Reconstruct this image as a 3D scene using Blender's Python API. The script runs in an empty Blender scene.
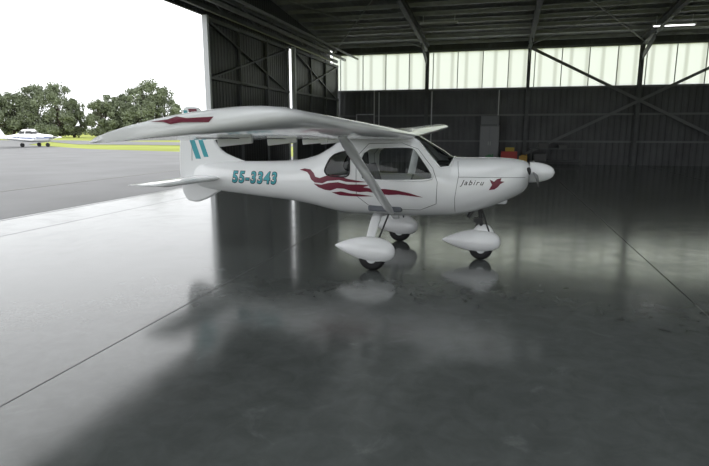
import bpy, bmesh, math, random
from mathutils import Vector, Matrix
from mathutils.bvhtree import BVHTree
random.seed(7)
S = bpy.context.scene
try:
    S.view_settings.view_transform = 'Standard'
except Exception: pass

# ------------------------------------------------------------ materials
def newmat(name):
    m = bpy.data.materials.new(name); m.use_nodes = True
    nt = m.node_tree; b = nt.nodes['Principled BSDF']
    return m, nt, b
def mat(name, col, rough=.5, metal=0., spec=.5, coat=0., noise=0., nscale=5., emit=None, estr=0.):
    m, nt, b = newmat(name)
    b.inputs['Base Color'].default_value = (*col, 1)
    b.inputs['Roughness'].default_value = rough
    b.inputs['Metallic'].default_value = metal
    b.inputs['Specular IOR Level'].default_value = spec
    b.inputs['Coat Weight'].default_value = coat
    if coat: b.inputs['Coat Roughness'].default_value = .06
    if noise:
        tc = nt.nodes.new('ShaderNodeTexCoord'); n = nt.nodes.new('ShaderNodeTexNoise')
        n.inputs['Scale'].default_value = nscale; n.inputs['Detail'].default_value = 5
        r = nt.nodes.new('ShaderNodeValToRGB')
        r.color_ramp.elements[0].position = .3; r.color_ramp.elements[1].position = .7
        r.color_ramp.elements[0].color = (*[c*(1-noise) for c in col], 1)
        r.color_ramp.elements[1].color = (*[min(1, c*(1+noise)) for c in col], 1)
        nt.links.new(tc.outputs['Object'], n.inputs['Vector'])
        nt.links.new(n.outputs['Fac'], r.inputs['Fac'])
        nt.links.new(r.outputs['Color'], b.inputs['Base Color'])
    if emit:
        b.inputs['Emission Color'].default_value = (*emit, 1)
        b.inputs['Emission Strength'].default_value = estr
    return m

def ribbed(name, col, axis, pitch=.2, rough=.45, strength=.6, contrast=.25, ribdark=.65):
    m, nt, b = newmat(name)
    b.inputs['Roughness'].default_value = rough
    tc = nt.nodes.new('ShaderNodeTexCoord'); sx = nt.nodes.new('ShaderNodeSeparateXYZ')
    nt.links.new(tc.outputs['Object'], sx.inputs[0])
    k = nt.nodes.new('ShaderNodeMath'); k.operation = 'MULTIPLY'; k.inputs[1].default_value = 2*math.pi/pitch
    nt.links.new(sx.outputs[axis], k.inputs[0])
    s = nt.nodes.new('ShaderNodeMath'); s.operation = 'SINE'; nt.links.new(k.outputs[0], s.inputs[0])
    mr = nt.nodes.new('ShaderNodeMapRange'); mr.inputs[1].default_value = -.2; mr.inputs[2].default_value = .6
    nt.links.new(s.outputs[0], mr.inputs[0])
    bp = nt.nodes.new('ShaderNodeBump'); bp.inputs['Strength'].default_value = strength; bp.inputs['Distance'].default_value = .03
    nt.links.new(mr.outputs[0], bp.inputs['Height']); nt.links.new(bp.outputs[0], b.inputs['Normal'])
    n = nt.nodes.new('ShaderNodeTexNoise'); n.inputs['Scale'].default_value = .8; n.inputs['Detail'].default_value = 4
    nt.links.new(tc.outputs['Object'], n.inputs['Vector'])
    r = nt.nodes.new('ShaderNodeValToRGB')
    r.color_ramp.elements[0].position = .3; r.color_ramp.elements[1].position = .7
    r.color_ramp.elements[0].color = (*[c*(1-contrast) for c in col], 1)
    r.color_ramp.elements[1].color = (*[c*(1+contrast) for c in col], 1)
    nt.links.new(n.outputs['Fac'], r.inputs['Fac']); nt.links.new(r.outputs['Color'], b.inputs['Base Color'])
    return m

def concrete():
    m, nt, b = newmat('polished_concrete')
    tc = nt.nodes.new('ShaderNodeTexCoord')
    def noise(sc, det, dist=0.):
        n = nt.nodes.new('ShaderNodeTexNoise'); n.inputs['Scale'].default_value = sc
        n.inputs['Detail'].default_value = det; n.inputs['Distortion'].default_value = dist
        n.inputs['Roughness'].default_value = .65
        nt.links.new(tc.outputs['Object'], n.inputs['Vector']); return n
    n1 = noise(.55, 8, .8); n2 = noise(5., 8, .6); n4 = noise(1.4, 12, 1.6)
    r = nt.nodes.new('ShaderNodeValToRGB')
    r.color_ramp.elements[0].position = .3; r.color_ramp.elements[1].position = .72
    r.color_ramp.elements[0].color = (.086, .094, .092, 1)
    r.color_ramp.elements[1].color = (.116, .125, .122, 1)
    nt.links.new(n1.outputs['Fac'], r.inputs['Fac'])
    def mul(a, fac, p0, p1, c0, c1):
        r2 = nt.nodes.new('ShaderNodeValToRGB')
        r2.color_ramp.elements[0].position = p0; r2.color_ramp.elements[1].position = p1
        r2.color_ramp.elements[0].color = (c0, c0, c0, 1); r2.color_ramp.elements[1].color = (c1, c1, c1, 1)
        nt.links.new(fac, r2.inputs['Fac'])
        mx = nt.nodes.new('ShaderNodeMix'); mx.data_type = 'RGBA'; mx.blend_type = 'MULTIPLY'; mx.inputs[0].default_value = 1
        nt.links.new(a, mx.inputs[6]); nt.links.new(r2.outputs['Color'], mx.inputs[7]); return mx.outputs[2]
    o = mul(r.outputs['Color'], n2.outputs['Fac'], .35, .75, .88, 1.2)
    o = mul(o, n4.outputs['Fac'], .60, .70, 1., 1.4)
    nt.links.new(o, b.inputs['Base Color'])
    mr = nt.nodes.new('ShaderNodeMapRange'); mr.inputs[1].default_value = .3; mr.inputs[2].default_value = .7
    mr.inputs[3].default_value = .09; mr.inputs[4].default_value = .17
    n3 = noise(1.6, 7, 1.2)
    nt.links.new(n3.outputs['Fac'], mr.inputs[0]); nt.links.new(mr.outputs[0], b.inputs['Roughness'])
    b.inputs['IOR'].default_value = 1.6
    bp = nt.nodes.new('ShaderNodeBump'); bp.inputs['Strength'].default_value = .04; bp.inputs['Distance'].default_value = .01
    nt.links.new(n2.outputs['Fac'], bp.inputs['Height']); nt.links.new(bp.outputs[0], b.inputs['Normal'])
    return m

def glassmat(name, tint, refl=.9):
    m = bpy.data.materials.new(name); m.use_nodes = True; nt = m.node_tree
    for n in list(nt.nodes): nt.nodes.remove(n)
    o = nt.nodes.new('ShaderNodeOutputMaterial'); mix = nt.nodes.new('ShaderNodeMixShader')
    t = nt.nodes.new('ShaderNodeBsdfTransparent'); t.inputs[0].default_value = (*tint, 1)
    g = nt.nodes.new('ShaderNodeBsdfGlossy'); g.inputs['Roughness'].default_value = .03
    f = nt.nodes.new('ShaderNodeFresnel'); f.inputs[0].default_value = 1.45
    nt.links.new(f.outputs[0], mix.inputs[0]); nt.links.new(t.outputs[0], mix.inputs[1]); nt.links.new(g.outputs[0], mix.inputs[2])
    nt.links.new(mix.outputs[0], o.inputs[0]); return m

def translucent(name):
    m = bpy.data.materials.new(name); m.use_nodes = True; nt = m.node_tree
    for n in list(nt.nodes): nt.nodes.remove(n)
    o = nt.nodes.new('ShaderNodeOutputMaterial'); mix = nt.nodes.new('ShaderNodeMixShader')
    t = nt.nodes.new('ShaderNodeBsdfTranslucent'); d = nt.nodes.new('ShaderNodeBsdfDiffuse')
    tc = nt.nodes.new('ShaderNodeTexCoord'); sx = nt.nodes.new('ShaderNodeSeparateXYZ')
    nt.links.new(tc.outputs['Object'], sx.inputs[0])
    k = nt.nodes.new('ShaderNodeMath'); k.operation = 'MULTIPLY'; k.inputs[1].default_value = 2*math.pi/.76
    nt.links.new(sx.outputs[0], k.inputs[0])
    s = nt.nodes.new('ShaderNodeMath'); s.operation = 'SINE'; nt.links.new(k.outputs[0], s.inputs[0])
    r = nt.nodes.new('ShaderNodeValToRGB')
    r.color_ramp.elements[0].position = .5; r.color_ramp.elements[1].position = .99
    r.color_ramp.elements[0].color = (.93, .95, .96, 1); r.color_ramp.elements[1].color = (.78, .795, .79, 1)
    nt.links.new(s.outputs[0], r.inputs['Fac']); nt.links.new(r.outputs['Color'], t.inputs[0])
    d.inputs[0].default_value = (.6, .62, .6, 1)
    mix.inputs[0].default_value = .08
    nt.links.new(t.outputs[0], mix.inputs[1]); nt.links.new(d.outputs[0], mix.inputs[2])
    nt.links.new(mix.outputs[0], o.inputs[0]); return m

M_white = mat('gelcoat_white', (.86, .87, .88), .2, coat=.6)
M_whiteflat = mat('white_paint', (.8, .81, .82), .35)
M_glass = glassmat('tinted_perspex', (.86, .89, .88))
M_red = mat('dark_red_vinyl', (.16, .01, .032), .35)
M_cyan = mat('teal_vinyl', (.05, .35, .41), .3)
M_black = mat('black_rubber', (.012, .012, .013), .6)
M_seam = mat('seam_line', (.12, .12, .12), .6)
M_dark = mat('dark_trim', (.03, .03, .032), .5)
M_prop = mat('propeller_grey', (.13, .13, .135), .4)
M_seat = mat('seat_fabric', (.14, .15, .17), .85, noise=.2, nscale=20)
M_steel = mat('galvanised_steel', (.36, .37, .37), .5, .2, noise=.15, nscale=3)
M_dsteel = mat('painted_dark_steel', (.13, .135, .14), .55, noise=.2, nscale=3)
M_alu = mat('aluminium_frame', (.62, .64, .65), .4, .2)
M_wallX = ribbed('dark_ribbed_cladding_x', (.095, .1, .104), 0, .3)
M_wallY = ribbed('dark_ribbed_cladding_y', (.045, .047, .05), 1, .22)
M_roof = ribbed('roof_sheet', (.22, .23, .225), 0, .3)
M_conc = concrete()
M_trans = translucent('translucent_sheet')
M_asph = mat('asphalt', (.12, .123, .128), .55, noise=.2, nscale=.35)
M_grass = mat('grass', (.30, .34, .085), .95, noise=.2, nscale=.12, spec=.1)
M_leaf = mat('foliage', (.18, .21, .14), .9, noise=.3, nscale=.4, spec=.1)  # pale grey-green: distance haze is mixed into the leaf colour
M_bark = mat('bark', (.08, .065, .05), .9, noise=.3, nscale=4)

# ------------------------------------------------------------ helpers
def link(o, parent=None):
    bpy.context.collection.objects.link(o)
    if parent is not None: o.parent = parent
    return o
def meshobj(name, verts, faces, mats, parent=None, smooth=False, fmi=None):
    me = bpy.data.meshes.new(name); me.from_pydata(verts, [], faces); me.update()
    for m in (mats if isinstance(mats, (list, tuple)) else [mats]): me.materials.append(m)
    if fmi: me.polygons.foreach_set('material_index', fmi)
    if smooth: me.polygons.foreach_set('use_smooth', [True]*len(me.polygons))
    o = bpy.data.objects.new(name, me); return link(o, parent)
def empty(name, loc=(0, 0, 0), rz=0):
    o = bpy.data.objects.new(name, None); o.location = loc; o.rotation_euler = (0, 0, rz)
    o.empty_display_size = .2; return link(o)
BF = [(0, 3, 2, 1), (4, 5, 6, 7), (0, 1, 5, 4), (1, 2, 6, 5), (2, 3, 7, 6), (3, 0, 4, 7)]
class MB:
    def __init__(s): s.v = []; s.f = []; s.m = []
    def box(s, a, b, mi=0):
        x0, y0, z0 = a; x1, y1, z1 = b; k = len(s.v)
        s.v += [(x0, y0, z0), (x1, y0, z0), (x1, y1, z0), (x0, y1, z0), (x0, y0, z1), (x1, y0, z1), (x1, y1, z1), (x0, y1, z1)]
        s.f += [tuple(k+i for i in f) for f in BF]; s.m += [mi]*6
    def beam(s, p, q, w, h, mi=0, up=(0, 0, 1)):
        p = Vector(p); q = Vector(q); d = (q-p).normalized(); u = Vector(up)
        if abs(d.dot(u)) > .99: u = Vector((1, 0, 0))
        r = d.cross(u).normalized(); u = r.cross(d).normalized(); k = len(s.v)
        for c in (p, q):
            for a, b in ((-1, -1), (1, -1), (1, 1), (-1, 1)):
                s.v.append(tuple(c + r*a*w/2 + u*b*h/2))
        s.f += [tuple(k+i for i in f) for f in BF]; s.m += [mi]*6
    def ibeam(s, p, q, w, h, mi=0, up=(0, 0, 1), t=.02):
        p = Vector(p); q = Vector(q); d = (q-p).normalized(); u = Vector(up)
        r = d.cross(u).normalized(); u = r.cross(d).normalized()
        s.beam(p, q, t, h, mi, up)
        o = u*(h/2)
        s.beam(p+o, q+o, w, t, mi, up); s.beam(p-o, q-o, w, t, mi, up)
    def cyl(s, p, q, r0, r1=None, n=16, mi=0):
        r1 = r0 if r1 is None else r1
        p = Vector(p); q = Vector(q); d = (q-p).normalized()
        a = d.orthogonal().normalized(); b = d.cross(a); k = len(s.v)
        for c, r in ((p, r0), (q, r1)):
            for i in range(n):
                t = 2*math.pi*i/n; s.v.append(tuple(c + a*math.cos(t)*r + b*math.sin(t)*r))
        for i in range(n):
            j = (i+1) % n; s.f.append((k+i, k+j, k+n+j, k+n+i)); s.m.append(mi)
        s.f.append(tuple(k+i for i in range(n))[::-1]); s.f.append(tuple(k+n+i for i in range(n))); s.m += [mi]*2
    def obj(s, name, mats, parent=None, bevel=0, smooth=False):
        o = meshobj(name, s.v, s.f, mats, parent, smooth, s.m)
        if bevel:
            md = o.modifiers.new('bevel', 'BEVEL'); md.width = bevel; md.segments = 3; md.limit_method = 'ANGLE'
        return o
def loft(name, rings, mats, parent=None, close=True, fmi=None, smooth=True):
    n = len(rings[0]); v = [p for r in rings for p in r]; f = []
    for i in range(len(rings)-1):
        for j in range(n):
            k = (j+1) % n; f.append((i*n+j, i*n+k, (i+1)*n+k, (i+1)*n+j))
    if close:
        f.append(tuple(range(n))[::-1]); f.append(tuple(range((len(rings)-1)*n, len(rings)*n)))
    o = meshobj(name, v, f, mats, parent, smooth, fmi)
    bm = bmesh.new(); bm.from_mesh(o.data); bmesh.ops.recalc_face_normals(bm, faces=bm.faces); bm.to_mesh(o.data); bm.free()
    return o
def interp(tab, x):
    n = len(tab)
    if x <= tab[0][0]: return tab[0][1:]
    if x >= tab[-1][0]: return tab[-1][1:]
    for i in range(n-1):
        if tab[i][0] <= x <= tab[i+1][0]: break
    out = []
    h = tab[i+1][0]-tab[i][0]; t = (x-tab[i][0])/h
    for k in range(1, len(tab[0])):
        def sl(a): return (tab[a+1][k]-tab[a][k])/(tab[a+1][0]-tab[a][0])
        def tan(a):
            if a == 0: return sl(0)
            if a == n-1: return sl(n-2)
            s0, s1 = sl(a-1), sl(a)
            return 0 if s0*s1 <= 0 else 2*s0*s1/(s0+s1)
        y0, y1 = tab[i][k], tab[i+1][k]; m0, m1 = tan(i)*h, tan(i+1)*h
        out.append((2*t**3-3*t*t+1)*y0+(t**3-2*t*t+t)*m0+(-2*t**3+3*t*t)*y1+(t**3-t*t)*m1)
    return tuple(out)
def chaikin(p, it=2):
    for _ in range(it):
        q = []
        for i in range(len(p)):
            a, b = p[i], p[(i+1) % len(p)]
            q.append((a[0]*.8+b[0]*.2, a[1]*.8+b[1]*.2)); q.append((a[0]*.2+b[0]*.8, a[1]*.2+b[1]*.8))
        p = q
    return p
def inside(p, x, y):
    c = False; j = len(p)-1
    for i in range(len(p)):
        if (p[i][1] > y) != (p[j][1] > y) and x < (p[j][0]-p[i][0])*(y-p[i][1])/(p[j][1]-p[i][1])+p[i][0]: c = not c
        j = i
    return c

# ------------------------------------------------------------ building
XL, XR, YN, YB = -9.7, 22.0, -10.0, 31.0
EAVE = 6.25; RIDGE_Y = 10.5; RISE = 1.9
def roofz(y): return EAVE + RISE*(1-abs(y-RIDGE_Y)/20.5)

b = MB(); b.box((XL, YN, -.15), (XR, YB, 0), 0)
for x in (-8.1, -3.05, 1.99, 7.03, 12.07, 17.1): b.box((x-.006, YN, -.01), (x+.006, YB, .0012), 1)
for y in (-5.5, 21.5): b.box((XL, y-.005, -.01), (XR, y+.005, .0012), 1)
b.box((XL, YN, -.01), (XL+.05, YB, .002), 1); b.box((XL+.16, YN, -.01), (XL+.2, YB, .002), 1)
b.obj('floor', [M_conc, M_dark])

b = MB(); b.box((XL, YB, 0), (XR, YB+.1, 4.03)); b.box((XL, YB, 5.98), (XR, YB+.1, EAVE+.25)); b.obj('wall_back', M_wallX)
b = MB(); b.box((XL, YB+.03, 4.0), (XR, YB+.05, 6.0)); b.obj('window_1', M_trans)
b = MB(); b.box((XL, YN-.1, 0), (-8.5, YN, 5.5)); b.box((19, YN-.1, 0), (XR, YN, 5.5)); b.box((XL, YN-.1, 5.5), (XR, YN, EAVE+.25)); b.obj('wall_front', M_wallX)  # unseen wall, wide doorway added to let daylight onto the aircraft side
def gable(name, x, zlo, m):
    v = [(x, YN, zlo), (x, YB, zlo), (x, YB, EAVE+.2), (x, RIDGE_Y, EAVE+RISE+.2), (x, YN, EAVE+.2)]
    o = meshobj(name, v, [(0, 1, 2, 3, 4)], m); md = o.modifiers.new('s', 'SOLIDIFY'); md.thickness = .08; return o
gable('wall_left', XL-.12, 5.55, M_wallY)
gable('wall_right', XR, 0, M_wallX)
def rz(y): return roofz(y)+.2
b = MB()
def sheet(x0, x1, y0, y1, mi):
    k = len(b.v); b.v += [(x0, y0, rz(y0)), (x1, y0, rz(y0)), (x1, y1, rz(y1)), (x0, y1, rz(y1)), (x0, y0, rz(y0)+.05), (x1, y0, rz(y0)+.05), (x1, y1, rz(y1)+.05), (x0, y1, rz(y1)+.05)]
    b.f += [tuple(k+i for i in f) for f in BF]; b.m += [mi]*6
sheet(XL-.3, XR, RIDGE_Y, YB+.2, 0); sheet(XL-.3, XR, 7.5, RIDGE_Y, 0); sheet(XL-.3, XR, YN-.2, -8.5, 0)
x = XL-.3; k0 = 0
while x < XR-.01:
    x2 = min(XR, x+(2.6 if k0 % 2 == 0 else 2.8)); sheet(x, x2, -8.5, 7.5, k0 % 2); x = x2; k0 += 1  # alternate strips are unseen translucent sheets, added to brighten the interior
b.obj('ceiling', [M_roof, M_trans])

FR = (-4.17, 1.14, 6.47, 11.8, 17.1)
b = MB()
for x in FR:
    zr = EAVE+RISE-.12
    b.ibeam((x, YB-.3, 0), (x, YB-.3, EAVE-.1), .16, .34, 0, up=(0, 1, 0))
    b.ibeam((x, YN+.2, 0), (x, YN+.2, EAVE-.1), .16, .34, 0, up=(0, 1, 0))
    b.ibeam((x, YB-.15, EAVE-.15), (x, RIDGE_Y, zr-.03), .18, .36)
    b.ibeam((x, RIDGE_Y, zr-.03), (x, YN+.1, EAVE-.15), .18, .36)
    b.beam((x, YB-.45, 5.35), (x, YB-2.6, EAVE-.22), .05, .3)
    b.box((x-.16, YB-.5, 0), (x+.16, YB-.12, .03))
b.obj('portal_frame_steelwork', M_dsteel)
b = MB()
y = YB-.5
while y > YN+.3:
    b.beam((XL+.1, y, roofz(y)+.1), (XR-.1, y, roofz(y)+.1), .07, .16, 0); y -= 1.28
for (xa, xb) in ((-9.45, -4.17), (1.14, 6.47), (11.8, 17.1)):
    for (ya, yb) in ((30.5, 20.), (20., 10.7)):
        b.cyl((xa, ya, roofz(ya)-.2), (xb, yb, roofz(yb)-.2), .03, n=6)
        b.cyl((xb, ya, roofz(ya)-.2), (xa, yb, roofz(yb)-.2), .03, n=6)
b.obj('roof_purlins', M_steel)

b = MB()
for z in (1.2, 2.6, 3.98, 6.04): b.box((XL+.1, YB-.08, z-.05), (XR-.1, YB-.01, z+.05), 0)
b.beam((1.2, YB-.56, 5.95), (11.8, YB-.56, .55), .06, .14)
b.beam((1.2, YB-.56, .55), (11.8, YB-.56, 5.95), .06, .14)
b.beam((11.8, YB-.56, 5.95), (17.1, YB-.56, .4), .06, .14)
b.obj('wall_girts_and_bracing', mat('brace_paint', (.19, .195, .2), .5))
b = MB(); x = XL+.5
while x < XR:
    b.box((x-.022, YB-.05, 4.0), (x+.022, YB-.005, 6.0), 0); x += 1.33
b.obj('window_glazing_bars', mat('glazing_bar', (.42, .44, .43), .5))
b = MB()
for x in (-6.9, -3.9, -.3): b.box((x-.025, YB-.16, 0), (x+.025, YB-.10, 3.9), 0)
b.obj('conduit_pipes', M_alu)

b = MB()
for z in (5.64, 6.2): b.beam((XL+.3, YN+.1, z), (XL+.3, YB-.1, z), .12, .14)
y = YN+.5
k = 0
while y < YB-1.5:
    b.beam((XL+.3, y, 5.64 if k % 2 else 6.2), (XL+.3, y+1.3, 6.2 if k % 2 else 5.64), .06, .08); y += 1.3; k += 1
b.obj('door_header_truss', M_dsteel)
b = MB()
b.beam((XL+.85, YN+.1, 5.7), (XL+.85, YB-.3, 5.7), .1, .12)
for y in range(-9, 31, 4): b.beam((XL+.45, y, 6.2), (XL+1.6, y, 5.7), .06, .06)
b.beam((XL+1.6, YN+.1, 5.72), (XL+1.6, YB-.3, 5.72), .08, .08)
b.obj('door_track_rails', M_steel)

def door(name, x, y0, y1):
    e = empty(name, (x, y0, 0)); L = y1-y0; H = 5.45
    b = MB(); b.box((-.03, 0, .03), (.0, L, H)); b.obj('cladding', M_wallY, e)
    b = MB()
    for z in (.1, 1.8, 3.5, 5.35): b.beam((.05, 0, z), (.05, L, z), .08, .1)
    for yy in (L/3, 2*L/3): b.beam((.05, yy, 0.05), (.05, yy, H), .08, .1)
    b.beam((.06, .2, 3.5), (.06, L-.2, 5.3), .05, .06); b.beam((.06, .2, 5.3), (.06, L-.2, 3.5), .05, .06)
    b.obj('frame_rails', mat('door_rail_paint', (.14, .145, .15), .5), e)
    b = MB(); b.box((-.04, -.02, .0), (.14, .1, H)); b.box((-.04, L-.06, 0), (.08, L, H)); b.obj('edge_post', M_alu, e)
    return e
door('sliding_hangar_door', XL+.12, 16.6, 23.8)
door('sliding_hangar_door', XL+.33, 23.85, 30.8)
door('sliding_hangar_door', XL+.08, -9.9, -6.)

# ------------------------------------------------------------ light fittings
M_lit = mat('lit_tube', (1, 1, 1), emit=(1, 1, 1), estr=3.0)
M_off = mat('unlit_tube', (.5, .5, .5))
for i, (x, y, lit) in enumerate(((6.95, 27.5, 1), (-3., 25.5, 0), (-1.5, 14., 0), (9., 14., 0), (4., 0., 0))):
    z = roofz(y)-.3
    e = empty('ceiling_batten_light', (x, y, z))
    b = MB(); b.box((-.85, -.08, 0), (.85, .08, .07)); b.beam((-.7, 0, .05), (-.7, 0, .42), .02, .02); b.beam((.7, 0, .05), (.7, 0, .42), .02, .02)
    b.obj('housing', M_whiteflat, e)
    b = MB(); b.cyl((-.8, 0, -.02), (.8, 0, -.02), .025, n=10)
    b.obj('tube', M_lit if lit else M_off, e)

# ------------------------------------------------------------ outside ground
meshobj('grass_field', [(-900, -500, -.06), (500, -500, -.06), (500, 900, -.06), (-900, 900, -.06)], [(0, 1, 2, 3)], M_grass)
P = [(XL, -80), (XL, 36), (-20, 36), (-27, 42), (-40, 46), (-60, 58), (-76, 78), (-150, 112), (-330, 170), (-330, -80)]
meshobj('apron_asphalt', [(p[0], p[1], -.03) for p in P], [tuple(range(len(P)))], M_asph)
meshobj('taxiway_pavement', [(-56, 62, -.025), (-20, 60, -.025), (60, 95, -.025), (60, 103, -.025), (-26, 70, -.025), (-95, 92, -.025)], [(0, 1, 2, 3, 4, 5)], M_asph)
b = MB(); b.box((-14.5, -60, -.04), (-14.35, 33, -.024))
b.obj('apron_painted_line', mat('worn_paint', (.18, .18, .17), .6))

def leafmesh(name, blobs, per, smin, smax, rnd, parent):
    v = []; f = []
    for p, r in blobs:
        for j in range(per):
            d = Vector((rnd.gauss(0, 1), rnd.gauss(0, 1), rnd.gauss(0, .75))).normalized()*r*rnd.uniform(.5, 1.15)
            c = p+d; s = rnd.uniform(smin, smax)
            t1 = Vector((rnd.gauss(0, 1), rnd.gauss(0, 1), rnd.gauss(0, 1))).normalized(); t2 = t1.orthogonal().normalized()
            k = len(v); v += [tuple(c-t1*s), tuple(c+t2*s*.6), tuple(c+t1*s), tuple(c-t2*s*.6)]; f.append((k, k+1, k+2, k+3))
    return meshobj(name, v, f, M_leaf, parent)
def tree(loc, w, h, seed):
    rnd = random.Random(seed); e = empty('tree', loc)
    b = MB(); b.cyl((0, 0, -.3), (0, 0, h*.6), .4, .15, 10)
    blobs = []
    for i in range(50):
        t = rnd.random(); z = h*(.08+.86*t)
        env = w*.5*min(1, .7+.9*t)*math.sqrt(max(0.02, 1-t**3))
        a = rnd.uniform(0, 2*math.pi); rr = env*math.sqrt(rnd.random())
        p = Vector((math.cos(a)*rr, math.sin(a)*rr, z)); blobs.append((p, rnd.uniform(.06, .13)*w))
        b.cyl((0, 0, z*.5), tuple(p), .10, .03, 6)
    b.obj('trunk_and_branches', M_bark, e, smooth=True)
    leafmesh('foliage', blobs, 150, .14, .36, rnd, e)
T = [(-10, 14, 12.6), (14, 14, 12.2), (40, 14, 14.4), (60, 13, 14.2), (74, 8, 10.5), (104, 9, 10.0), (118, 11, 12.6), (134, 12, 13.4), (152, 14, 14.8), (166, 11, 13.8), (179, 8, 9)]
for i, (az, w, h) in enumerate(T):
    u = az-354.5; X = .9653*u-143.4; Y = .261*u+530.4; k = .27+.012*((i*7) % 5)/4
    tree((X*k, Y*k, -.06), w, h, i+3)
rnd = random.Random(5); blobs = []
for i in range(330):
    t = rnd.random(); blobs.append((Vector((-300+t*330, 190+t*95+rnd.uniform(-2, 2), rnd.uniform(.2, 2.6))), rnd.uniform(.8, 2.)))
leafmesh('hedge_row', blobs, 40, .3, .7, rnd, None)

# ------------------------------------------------------------ main aircraft
CY = 7.5
A = empty('light_aircraft', (0, CY, 0))
ST = [
 (-4.62, .90, 1.22, .03, 2.), (-4.4, .87, 1.27, .09, 2.), (-4.0, .83, 1.30, .16, 2.), (-3.4, .775, 1.31, .245, 2.1), (-2.9, .73, 1.335, .33, 2.2),
 (-2.6, .685, 1.40, .40, 2.3), (-2.35, .635, 1.525, .465, 2.4), (-2.15, .605, 1.655, .51, 2.5), (-1.9, .59, 1.72, .54, 2.6), (-1.35, .585, 1.735, .56, 2.6),
 (-1.15, .59, 1.70, .56, 2.6), (-.95, .60, 1.60, .55, 2.5), (-.75, .61, 1.485, .53, 2.4), (-.61, .62, 1.405, .515, 2.4), (-.4, .66, 1.40, .48, 2.4),
 (-.15, .74, 1.405, .44, 2.4), (.1, .85, 1.395, .39, 2.4), (.25, .93, 1.375, .33, 2.4), (.32, .99, 1.35, .26, 2.3), (.355, 1.06, 1.31, .17, 2.2), (.36, 1.12, 1.27, .08, 2.1)]
def sec(x): return interp(ST, x)
def surf_y(x, z):
    zb, zt, hw, n = sec(x); zc = (zb+zt)/2; hz = (zt-zb)/2
    q = min(1, abs((z-zc)/hz)); return hw*(1-q**n)**(1/n)
W_quarter = chaikin([(-2.34, 1.22), (-2.24, 1.42), (-2.03, 1.49), (-1.96, 1.46), (-1.95, 1.18), (-2.02, 1.14), (-2.28, 1.15)])
W_door = chaikin([(-1.80, 1.14), (-1.79, 1.53), (-1.16, 1.55), (-1.08, 1.51), (-.84, 1.20), (-.86, 1.12), (-1.76, 1.11)])
W_ws = [(-.60, 1.50), (-.62, 1.36), (-.66, 1.29), (-.76, 1.29), (-1.06, 1.61), (-1.13, 1.66), (-1.15, 1.9), (-.6, 1.9)]
xs = []
x = -4.62
while x < .36:
    xs.append(x); x += .0125 if -2.4 < x < -.55 else (.03 if x < .2 else .008)
xs.append(.36)
NR = 240; rings = []; fmi = []
for x in xs:
    zb, zt, hw, n = sec(x); zc = (zb+zt)/2; hz = (zt-zb)/2; r = []
    for j in range(NR):
        t = 2*math.pi*(j+.5)/NR; c, s_ = math.cos(t), math.sin(t)
        r.append((x, hw*math.copysign(abs(c)**(2/n), c), zc+hz*math.copysign(abs(s_)**(2/n), s_)))
    rings.append(r)
for i in range(len(rings)-1):
    for j in range(NR):
        a, c = rings[i][j], rings[i+1][(j+1) % NR]; mx = (a[0]+c[0])/2; mz = (a[2]+c[2])/2
        g = 0
        if mx > -2.4 and mx < -.55 and mz > 1.05:
            if inside(W_quarter, mx, mz) or inside(W_door, mx, mz) or inside(W_ws, mx, mz): g = 1
        fmi.append(g)
fmi += [0, 0]
loft('fuselage', rings, [M_white, M_glass], A, True, fmi)

def curve(name, pts, r, m, parent, cyc=False):
    cu = bpy.data.curves.new(name, 'CURVE'); cu.dimensions = '3D'; cu.bevel_depth = r; cu.bevel_resolution = 2
    sp = cu.splines.new('POLY'); sp.points.add(len(pts)-1)
    for i, p in enumerate(pts): sp.points[i].co = (*p, 1)
    sp.use_cyclic_u = cyc; cu.materials.append(m)
    return link(bpy.data.objects.new(name, cu), parent)
def resample(p, step=.03, cyc=True):
    out = []
    for i in range(len(p) if cyc else len(p)-1):
        a, c = p[i], p[(i+1) % len(p)]; L = math.dist(a, c); k = max(1, int(L/step))
        out += [(a[0]+(c[0]-a[0])*t/k, a[1]+(c[1]-a[1])*t/k) for t in range(k)]
    if not cyc: out.append(p[-1])
    return out
def rim(name, poly, r, m, cyc=True, sides=(-1, 1)):
    for s in sides:
        curve(name, [(x, s*(surf_y(x, z)), z) for x, z in resample(poly, .03, cyc)], r, m, A, cyc)
rim('quarter_window_rim', W_quarter, .010, M_black)
rim('door_window_rim', W_door, .012, M_white)
rim('windscreen_rim', [(-.61, 1.385), (-.65, 1.295), (-.76, 1.285), (-1.06, 1.61), (-1.15, 1.66)], .012, M_white, False)
curve('windscreen_base', [(-.615, sec(-.615)[2]*math.copysign(abs(math.cos(t))**(2/2.4), math.cos(t)), 1.0125+.3945*abs(math.sin(t))**(2/2.4)) for t in [math.radians(d) for d in range(42, 140, 4)]], .011, M_white, A)
rim('door_seam', chaikin([(-1.86, .72), (-1.86, 1.58), (-1.12, 1.6), (-.78, 1.2), (-.80, .72)], 1), .0035, M_seam)
rim('cowl_seam', [(-.55, 1.36), (-.52, 1.2), (-.56, .9), (-.56, .70)], .003, M_seam, False)
rim('cowl_split_line', [(-.52, 1.17), (.3, 1.17)], .003, M_seam, False)

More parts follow.
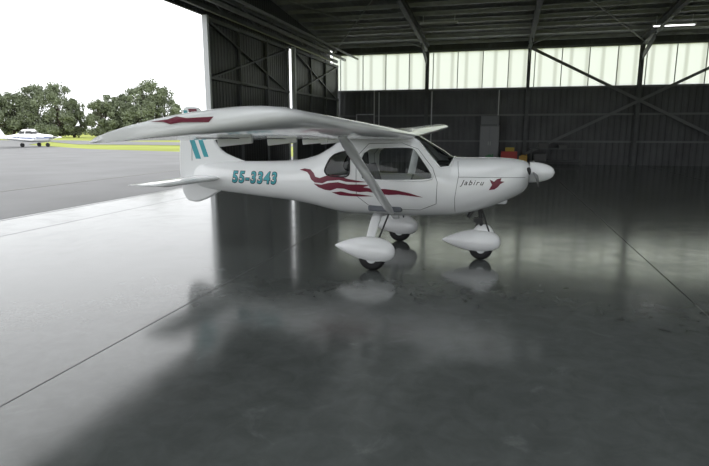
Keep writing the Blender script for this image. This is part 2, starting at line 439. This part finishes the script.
def _decfin(bm, name, m, side, off, surf, parent):
    x0 = min(v.co.x for v in bm.verts); x1 = max(v.co.x for v in bm.verts)
    z0 = min(v.co.z for v in bm.verts); z1 = max(v.co.z for v in bm.verts)
    k = x0+.04
    while k < x1:
        bmesh.ops.bisect_plane(bm, geom=bm.verts[:]+bm.edges[:]+bm.faces[:], plane_co=(k, 0, 0), plane_no=(1, 0, 0)); k += .04
    k = z0+.025
    while k < z1:
        bmesh.ops.bisect_plane(bm, geom=bm.verts[:]+bm.edges[:]+bm.faces[:], plane_co=(0, 0, k), plane_no=(0, 0, 1)); k += .025
    for v in bm.verts: v.co.y = side*(surf(v.co.x, v.co.z)+off)
    me = bpy.data.meshes.new(name); bm.to_mesh(me); bm.free(); me.materials.append(m)
    return link(bpy.data.objects.new(name, me), parent)
def decal(name, polys, m, side=-1, off=.004, surf=surf_y, parent=A):
    bm = bmesh.new()
    for p in polys:
        try: bm.faces.new([bm.verts.new((x, 0, z)) for x, z in p])
        except Exception: pass
    bmesh.ops.triangulate(bm, faces=bm.faces)
    return _decfin(bm, name, m, side, off, surf, parent)
def textdecal(name, txt, x0, z0, size, width, m, side=-1, off=.004, grow=0, shear=.2, space=1.):
    cu = bpy.data.curves.new(name, 'FONT'); cu.body = txt; cu.size = 1; cu.offset = grow; cu.shear = shear; cu.space_character = space
    to = bpy.data.objects.new(name+'_tmp', cu); bpy.context.collection.objects.link(to)
    bpy.context.view_layer.update()
    me = bpy.data.meshes.new_from_object(to.evaluated_get(bpy.context.evaluated_depsgraph_get()))
    bpy.data.objects.remove(to)
    bm = bmesh.new(); bm.from_mesh(me)
    wx = max(v.co.x for v in bm.verts)-min(v.co.x for v in bm.verts); mn = min(v.co.x for v in bm.verts)
    ly = min(v.co.y for v in bm.verts)
    sx = width/wx; hy = max(v.co.y for v in bm.verts)-ly
    for v in bm.verts:
        xx = (v.co.x-mn)*sx; zz = (v.co.y-ly)/hy*size
        v.co = Vector((x0+xx if side < 0 else x0+width-xx, 0, z0+zz))
    return _decfin(bm, name, m, side, off, surf_y, A)
for s in (-1, 1):
    textdecal('registration_outline', '55-3343', -3.88, .985, .19, .78, M_black, s, .004, .066, .15, 1.18)
    textdecal('registration_letters', '55-3343', -3.87, .997, .17, .76, M_cyan, s, .007, .025, .15, 1.18)
    textdecal('name_script', 'Jabiru', -.50, 1.05, .085, .30, M_dark, s, .004, 0.01, .4, 1.3)
sw = [
 [(-2.74, 1.215), (-2.66, 1.235), (-2.56, 1.225), (-2.50, 1.18), (-2.47, 1.13), (-2.40, 1.115), (-2.30, 1.15), (-2.20, 1.165), (-2.10, 1.155), (-1.98, 1.12), (-1.84, 1.10), (-1.70, 1.085),
  (-1.86, 1.075), (-2.0, 1.08), (-2.1, 1.10), (-2.2, 1.105), (-2.28, 1.08), (-2.36, 1.045), (-2.48, 1.05), (-2.54, 1.09), (-2.57, 1.15), (-2.60, 1.185), (-2.66, 1.20)],
 [(-2.50, 1.035), (-2.38, 1.025), (-2.26, 1.055), (-2.12, 1.07), (-1.98, 1.045), (-1.82, 1.05), (-1.66, 1.045), (-1.76, 1.015), (-1.62, .995), (-1.46, 1.0), (-1.30, .985), (-1.14, .955), (-.96, .90),
  (-1.12, .915), (-1.28, .93), (-1.42, .92), (-1.56, .935), (-1.70, .955), (-1.82, .945), (-1.94, .96), (-2.04, .985), (-2.14, .985), (-2.24, .95), (-2.32, .955), (-2.42, .985)],
 [(-2.22, .925), (-2.08, .945), (-1.96, .925), (-1.80, .915), (-1.62, .895), (-1.80, .885), (-1.96, .885), (-2.10, .89)],
]
bird = [[(-.135, 1.145), (-.08, 1.118), (-.045, 1.15), (.01, 1.165), (-.0, 1.125), (.05, 1.118), (-.0, 1.09), (-.03, 1.05), (-.07, 1.02), (-.14, 1.01), (-.09, 1.05), (-.09, 1.08)]]
for s in (-1, 1):
    decal('side_swoosh_graphic', sw, M_red, s)
    decal('cowl_bird_graphic', bird, M_red, s)

# ---- wings
TH = .145
def wparams(y):
    a = abs(y); t = a/4.95
    le = -1.13; te = -2.15
    if a > 4.45: q = (a-4.45)/.5; le = -1.13-.98*(1-math.sqrt(max(0, 1-q**2.2)))
    if a > 4.6: te = -2.15-.07*((a-4.6)/.35)
    zl = 1.68+.165*t; zt = 1.645+.05*t
    return le, te, zl, zt
def afh(c):
    yt = 5*TH*(.2969*math.sqrt(c)-.126*c-.3516*c*c+.2843*c**3-.1036*c**4)
    cam = .03*(2*.4*c-c*c)/.16 if c < .4 else .03*((1-.8)+.8*c-c*c)/.36
    return yt, cam
def airfoil(n=22):
    up = []; lo = []
    for i in range(n+1):
        c = (1-math.cos(math.pi*i/n))/2
        yt, cam = afh(c); up.append((c, cam+yt)); lo.append((c, cam-yt))
    return up[::-1]+lo[1:-1]
AF = airfoil()
ys = [-4.95, -4.945, -4.935, -4.92, -4.89, -4.85, -4.8, -4.7, -4.6, -4.45, -4.3]; ys += [-4.0+.5*i for i in range(17)]; ys += [-q for q in ys[:11]][::-1]
rings = []
for y in ys:
    le, te, zl, zt = wparams(y); ch = le-te; r = []
    th = ch*.4+1.02*.6*(ch/1.02)**.45
    for c, h in AF: r.append((le-c*ch, y, zl+(zt-zl)*(((-1.13)-(le-c*ch))/1.02) + h*th))
    rings.append(r)
wing = loft('wing', rings, M_white, A)
bvh = BVHTree.FromPolygons([v.co.copy() for v in wing.data.vertices], [tuple(p.vertices) for p in wing.data.polygons])
def wing_low(x, y):
    le, te, zl, zt = wparams(y); ch = le-te; c = min(.999, max(.001, (le-x)/ch))
    yt, cam = afh(c)
    return zl+(zt-zl)*((-1.13-x)/1.02)+(cam-yt)*ch
for s in (-1, 1):
    curve('aileron_seam', [(-1.88, s*y/10, wing_low(-1.88, s*y/10)) for y in range(7, 45)], .004, M_seam, A)
    curve('flap_end_seam', [(-1.88-.05*i, s*2.75, wing_low(-1.88-.05*i, s*2.75)) for i in range(6)], .004, M_seam, A)
    b = MB()
    for y in (1.4, 2.0, 2.9, 3.8):
        z = wing_low(-1.9, s*y)
        b.beam((-1.78, s*y, z-.005), (-2.06, s*y, z-.035), .03, .06)
    b.obj('flap_hinge_brackets', M_white, A, bevel=.008)
    # red mark wrapped on the rounded wing tip
    def hit(x, z, s=s):
        h = bvh.ray_cast(Vector((x, s*6.5, z)), Vector((0, -s, 0)))
        return abs(h[0].y) if h[0] is not None else 4.5
    mark = [[(-1.84, 1.800), (-1.74, 1.812), (-1.70, 1.828), (-1.64, 1.818), (-1.50, 1.826), (-1.60, 1.806), (-1.52, 1.796), (-1.66, 1.796), (-1.72, 1.786), (-1.76, 1.798)]]
    decal('wing_tip_bird_mark', mark, M_red, s, .006, hit)
    p0 = Vector((-1.38, s*.50, .665)); p1 = Vector((-1.47, s*2.55, wing_low(-1.47, 2.55)+.02)); rr = []
    d = (p1-p0).normalized(); X = Vector((1, 0, 0)); X = (X-d*X.dot(d)).normalized(); Z = d.cross(X)
    for t in [0, .02, .1, .5, .9, .98, 1]:
        c = p0.lerp(p1, t); w = .062 if .05 < t < .95 else .045; rr.append([tuple(c+X*math.cos(a)*w+Z*math.sin(a)*.02) for a in [2*math.pi*i/20 for i in range(20)]])
    loft('wing_strut', rr, M_white, A)
def lens(c, t): return t*(.2969*math.sqrt(c)-.126*c-.3516*c*c+.2843*c**3-.1036*c**4)*5
rings = []
for y in [-1.4, -1.39, -1.35, -1.25, -.6, -.1, .1, .6, 1.25, 1.35, 1.39, 1.4]:
    a = abs(y); le = -4.08-.13*a/1.4-(.25*(1-math.sqrt(max(0, 1-((a-1.25)/.15)**2))) if a > 1.25 else 0); te = -4.76; r = []
    ch = le-te; up = [(i/12) for i in range(13)]
    k = .12 if a < 1.35 else .07
    for c in up[::-1]: r.append((le-c*ch, y, 1.045+lens(c, k)*ch))
    for c in up[1:-1]: r.append((le-c*ch, y, 1.045-lens(c, k)*ch))
    rings.append(r)
loft('tailplane', rings, M_white, A)
for s in (-1, 1):
    curve('elevator_seam', [(-4.5, s*y/10, 1.045-.022) for y in range(2, 13)], .004, M_seam, A)
FO = chaikin([(-3.55, 1.25), (-3.85, 1.34), (-4.10, 1.44), (-4.22, 1.58), (-4.44, 2.07), (-4.52, 2.11), (-4.74, 2.11), (-4.80, 1.9), (-4.86, 1.2), (-4.84, .85), (-4.76, .68), (-4.58, .65), (-4.38, .72), (-4.15, .85), (-3.9, 1.0)], 1)
bm = bmesh.new(); fv = [bm.verts.new((x, 0, z)) for x, z in FO]; fc = bm.faces.new(fv)
me = bpy.data.meshes.new('fin_and_rudder'); bm.to_mesh(me); bm.free(); me.materials.append(M_white)
o = link(bpy.data.objects.new('fin_and_rudder', me), A)
md = o.modifiers.new('s', 'SOLIDIFY'); md.thickness = .07; md.offset = 0
md = o.modifiers.new('b', 'BEVEL'); md.width = .03; md.segments = 4; md.limit_method = 'ANGLE'
fs = lambda x, z: .035
for s in (-1, 1):
    decal('fin_teal_stripes', [[(-4.70, 1.78), (-4.61, 1.78), (-4.46, 1.33), (-4.55, 1.33)], [(-4.55, 1.78), (-4.47, 1.78), (-4.33, 1.36), (-4.41, 1.36)], [(-4.72, 2.06), (-4.66, 2.06), (-4.62, 1.93), (-4.70, 1.93)]], M_cyan, s, .003, fs)
    decal('fin_red_mark', [[(-4.64, 2.08), (-4.50, 2.08), (-4.46, 1.98), (-4.60, 1.96)]], M_red, s, .003, fs)
    curve('rudder_seam', [(-4.58, s*.036, 2.05), (-4.62, s*.036, 1.3)], .004, M_seam, A)
rings = []
for i in range(14):
    t = i/13; x = .36+.32*t; r = .135*math.sqrt(max(0, 1-t**2.2))+.001
    rings.append([(x, r*math.cos(a), 1.215+r*math.sin(a)) for a in [2*math.pi*k/28 for k in range(28)]])
loft('spinner', rings, M_white, A)
rings = []
tilt = math.radians(6)
for i in range(25):
    s = -.76+1.52*i/24; a = abs(s); ch = .05+.035*math.sin(min(1, a/.76)*2.4) if a < .74 else .035; pitch = math.radians(62-52*a/.76)*(1 if s > 0 else -1)
    th = .012 if a > .1 else .02; r = []
    for k in range(14):
        t = 2*math.pi*k/14; cx = math.cos(t)*ch*.7; cz = math.sin(t)*th
        dx = cx*math.sin(pitch)+cz*math.cos(pitch); dz = cx*math.cos(pitch)-cz*math.sin(pitch)
        Yv = s*math.cos(tilt)-dz*math.sin(tilt); Zv = s*math.sin(tilt)+dz*math.cos(tilt)
        r.append((.43+dx, Yv, 1.215+Zv))
    rings.append(r)
loft('propeller', rings, M_prop, A)
for s in (-1, 1):
    b = MB(); b.cyl((.30, s*.19, 1.24), (.352, s*.17, 1.24), .055, .05, 18); b.obj('cooling_inlet', M_black, A)
b = MB(); b.box((-.1, -.13, .79), (.10, .13, .90)); b.obj('lower_cowl_scoop', M_white, A, bevel=.04)
b = MB(); b.cyl((-.32, -.1, .75), (-.40, -.11, .60), .025, n=12); b.cyl((-.32, .1, .75), (-.40, .11, .60), .025, n=12); b.obj('exhaust_pipes', M_dark, A)

# landing gear
def pant(name, x0, x1, y, zc, hh, hw, ztail):
    rings = []
    for i in range(41):
        t = i/40; c = (1-math.cos(math.pi*t))/2; x = x1-(x1-x0)*c
        k = (c**.45*(1-c)**.85)/.4285 if c > 0 else 0; k = min(1.0, k)+.002
        zz = zc+(ztail-zc)*c**1.5
        rings.append([(x, y+hw*k*math.cos(a), zz+hh*k*(math.sin(a) if math.sin(a) > 0 else .85*math.sin(a))) for a in [2*math.pi*j/32 for j in range(32)]])
    loft(name, rings, M_white, A)
def wheel(name, x, y, r, w):
    rings = []
    for q, rr in ((-.5, .35), (-.5, .75), (-.42, .92), (-.25, .99), (0, 1), (.25, .99), (.42, .92), (.5, .75), (.5, .35)):
        rings.append([(x+r*rr*math.cos(a), y+q*w, r+r*rr*math.sin(a)) for a in [2*math.pi*j/32 for j in range(32)]])
    loft(name+'_tyre', rings, M_black, A)
    b = MB(); b.cyl((x, y-w*.52, r), (x, y+w*.52, r), r*.4, n=20); b.obj(name+'_hub', M_alu, A)
for s in (-1, 1):
    y = s*.965
    wheel('main_wheel', -1.53, y, .175, .15)
    pant('main_wheel_spat', -2.03, -1.24, y, .245, .175, .13, .30)
    b0 = Vector((-1.60, s*.32, .64)); b1 = Vector((-1.58, s*.93, .36)); rr = []
    for t in [0, .25, .5, .75, 1]:
        c = b0.lerp(b1, t); c.z += .03*math.sin(math.pi*t); w = .075-.02*t
        rr.append([(c.x+w*math.cos(a), c.y+.012*math.sin(a), c.z+.024*math.sin(a)) for a in [2*math.pi*j/20 for j in range(20)]])
    loft('main_gear_leg', rr, M_white, A)
    b = MB(); b.cyl((-1.47, y, .36), (-1.42, s*.5, .66), .012, n=8); b.obj('brake_line', M_dark, A)
wheel('nose_wheel', -.22, 0, .16, .13)
pant('nose_wheel_spat', -.76, .04, 0, .25, .17, .125, .255)
b = MB(); b.cyl((-.21, 0, .36), (-.27, 0, .80), .028, n=16); b.cyl((-.12, -.03, .40), (-.24, -.03, .74), .011, n=8); b.cyl((-.32, .03, .38), (-.27, .03, .55), .012, n=8)
b.box((-.33, -.045, .52), (-.21, .045, .58)); b.obj('nose_gear_leg', M_dark, A)
rr = []
for z, w0, w1 in ((.36, .16, .045), (.42, .13, .04), (.47, .09, .03), (.49, .06, .02)):
    rr.append([(-.2+w0*math.cos(a), w1*math.sin(a), z) for a in [2*math.pi*j/20 for j in range(20)]])
loft('nose_leg_fairing', rr, M_white, A)
b = MB(); b.cyl((-2.6, 0, .69), (-2.62, 0, .58), .008, n=8); b.cyl((-1.7, 0, 1.76), (-1.85, 0, 2.0), .006, .003, n=8); b.obj('antennas', M_dark, A)
b = MB()
for s in (-1, 1):
    b.box((-1.72, s*.26-.2, .68), (-1.25, s*.26+.2, .86)); b.beam((-1.70, s*.26, .84), (-1.86, s*.26, 1.28), .38, .10, up=(1, 0, 0))
b.obj('seats', M_seat, A, bevel=.03)
b = MB(); b.box((-.86, -.44, 1.06), (-.74, .44, 1.31)); b.box((-.88, -.40, 1.28), (-.66, .40, 1.335)); b.obj('instrument_panel', M_dark, A, bevel=.02)
b = MB(); b.box((-1.4, -.04, .65), (-.85, .04, .95)); b.cyl((-1.25, 0, .95), (-1.18, 0, 1.16), .012, n=8); b.obj('centre_console', M_seat, A)

# ------------------------------------------------------------ parked aircraft outside
def parked(name, loc, rz_):
    E = empty(name, loc, rz_)
    tab = [(-4.2, .95, 1.15, .05, 2.), (-3., .8, 1.25, .2, 2.), (-1.5, .62, 1.5, .45, 2.2), (-.8, .55, 1.95, .55, 2.4), (.3, .5, 2.0, .58, 2.4), (.9, .5, 1.55, .56, 2.4), (1.6, .55, 1.42, .5, 2.3), (2.4, .65, 1.35, .38, 2.2), (2.65, .85, 1.2, .12, 2.)]
    rings = []; fm = []; xs = [-4.2+i*6.85/68 for i in range(69)]
    for x in xs:
        zb, zt, hw, n = interp(tab, x); rings.append([(x, hw*math.copysign(abs(math.cos(t))**(2/n), math.cos(t)), (zb+zt)/2+(zt-zb)/2*math.copysign(abs(math.sin(t))**(2/n), math.sin(t))) for t in [2*math.pi*(j+.5)/40 for j in range(40)]])
    for i in range(68):
        for j in range(40):
            z = rings[i][j][2]; x = xs[i]; g = 0
            if -1.3 < x < .85 and 1.5 < z < 1.8 and abs(x+.35) > .06: g = 1
            elif 1.0 < z < 1.1: g = 2
            fm.append(g)
    fm += [0, 0]; loft('fuselage', rings, [M_white, M_dark, mat('blue_stripe', (.03, .07, .25), .4)], E, True, fm)
    rings = []
    for y, z in ((-4.9, 1.0), (-4.8, 1.0), (-1, .72), (1, .72), (4.8, 1.0), (4.9, 1.0)):
        ch = 1.5 if abs(y) < 4.85 else 1.2; rings.append([(.7-c*ch, y, z+h*ch) for c, h in AF])
    loft('wing', rings, M_white, E)
    rings = [[(-3.5-c*.75, y, 1.1+h*.6) for c, h in AF] for y in (-1.7, 0, 1.7)]; loft('tailplane', rings, M_white, E)
    o = meshobj('fin', [(-3.0, 0, 1.15), (-3.7, 0, 2.2), (-4.2, 0, 2.2), (-4.3, 0, 1.05)], [(0, 1, 2, 3)], M_white, E); md = o.modifiers.new('s', 'SOLIDIFY'); md.thickness = .1; md.offset = 0
    b = MB()
    for x, y in ((-.1, -1.5), (-.1, 1.5), (1.9, 0)):
        b.cyl((x, y-.08, .22), (x, y+.08, .22), .22, n=20, mi=1); b.cyl((x, y, .2), (x, y, .8), .04, n=8)
    b.obj('undercarriage', [M_whiteflat, M_black], E)
    b = MB(); b.cyl((2.62, 0, 1.02), (2.9, 0, 1.02), .14, .03); b.beam((2.7, -.9, .9), (2.7, .9, 1.14), .05, .12); b.obj('propeller', M_dsteel, E)
parked('parked_aircraft', (-52.2, 51.0, -.03), math.radians(12))

# ------------------------------------------------------------ stuff along the back wall
e = empty('storage_cabinet', (-.68, 30.2, 0))
b = MB(); b.box((-.5, -.3, 0), (.5, .3, 2.05)); b.box((-.48, -.3, 2.07), (.45, .28, 2.55)); b.obj('body', mat('cabinet_grey', (.22, .23, .24), .45), e, bevel=.015)
b = MB(); b.box((-.47, -.325, .08), (-.01, -.3, 1.98)); b.box((.01, -.325, .08), (.47, -.3, 1.98)); b.obj('doors', mat('cabinet_door', (.28, .29, .3), .4), e, bevel=.006)
b = MB(); b.box((-.06, -.34, 1.0), (-.04, -.325, 1.2)); b.box((.04, -.34, 1.0), (.06, -.325, 1.2)); b.obj('handles', M_alu, e)
e = empty('whiteboard', (-7.7, YB-.1, 2.35))
b = MB(); b.box((-.5, -.02, -.3), (.5, 0, .3)); b.obj('panel', mat('board_grey', (.12, .125, .13), .4), e)
b = MB(); b.box((-.55, -.04, .3), (.55, 0, .36)); b.box((-.55, -.04, -.36), (.55, 0, -.3)); b.box((-.55, -.04, -.36), (-.49, 0, .36)); b.box((.49, -.04, -.36), (.55, 0, 1.65)); b.obj('frame', M_alu, e)
e = empty('workbench', (2.7, 30.0, 0))
b = MB(); b.box((-1.3, -.35, .82), (1.3, .35, .88)); b.box((-1.25, -.3, .2), (1.25, .3, .23))
for x in (-1.22, 1.22):
    for y in (-.3, .3): b.box((x-.03, y-.03, 0), (x+.03, y+.03, .82))
b.obj('bench', M_dsteel, e)
b = MB(); b.box((-.9, -.2, .88), (-.4, .15, 1.15)); b.box((.1, -.2, .88), (.5, .2, 1.05)); b.box((-1.1, -.25, .23), (-.5, .25, .6)); b.obj('boxes', mat('box_grey', (.14, .14, .14), .6), e, bevel=.02)
e = empty('tool_trolley', (.35, 29.2, 0))
b = MB(); b.box((-.4, -.22, .12), (.4, .22, .72)); b.box((-.38, -.235, .16), (.38, -.22, .41)); b.box((-.38, -.235, .45), (.38, -.22, .69)); b.obj('drawers', mat('tool_red', (.5, .03, .02), .4), e, bevel=.01)
b = MB()
for x in (-.28, .28):
    for y in (-.16, .16): b.cyl((x, y-.02, .06), (x, y+.02, .06), .06, n=12)
b.obj('castors', M_black, e)
b = MB(); b.box((-.2, -.1, .72), (.25, .12, .92)); b.obj('tool_tray', mat('tray_yellow', (.55, .42, .05), .5), e, bevel=.01)
for i, (x, c) in enumerate(((-.62, (.05, .24, .1)), (1.05, (.55, .32, .03)))):
    e = empty('fuel_can', (x, 29.1, 0))
    b = MB(); b.box((-.2, -.12, 0), (.2, .12, .5)); b.box((-.1, -.03, .5), (.08, .03, .55)); b.cyl((.13, 0, .5), (.17, 0, .58), .03, n=10)
    b.obj('can', mat('can_paint', c, .4), e, bevel=.025)

# ------------------------------------------------------------ world / camera
w = bpy.data.worlds.new('World'); S.world = w; w.use_nodes = True; nt = w.node_tree
bg = nt.nodes['Background']
tc = nt.nodes.new('ShaderNodeTexCoord'); sx = nt.nodes.new('ShaderNodeSeparateXYZ'); r = nt.nodes.new('ShaderNodeValToRGB')
nt.links.new(tc.outputs['Generated'], sx.inputs[0]); nt.links.new(sx.outputs[2], r.inputs[0]); nt.links.new(r.outputs[0], bg.inputs[0])
r.color_ramp.elements[0].position = 0; r.color_ramp.elements[0].color = (.84, .86, .88, 1)
r.color_ramp.elements[1].position = .7; r.color_ramp.elements[1].color = (1, 1, 1, 1)
bg.inputs[1].default_value = 2.15

cd = bpy.data.cameras.new('camera'); cam = bpy.data.objects.new('camera', cd); link(cam)
cam.location = (0, 0, 1.75); cam.rotation_euler = (math.radians(79.3), 0, math.radians(15.13))
cd.sensor_width = 36; cd.lens = 27.42; cd.clip_end = 2000; cd.clip_start = .05
S.camera = cam
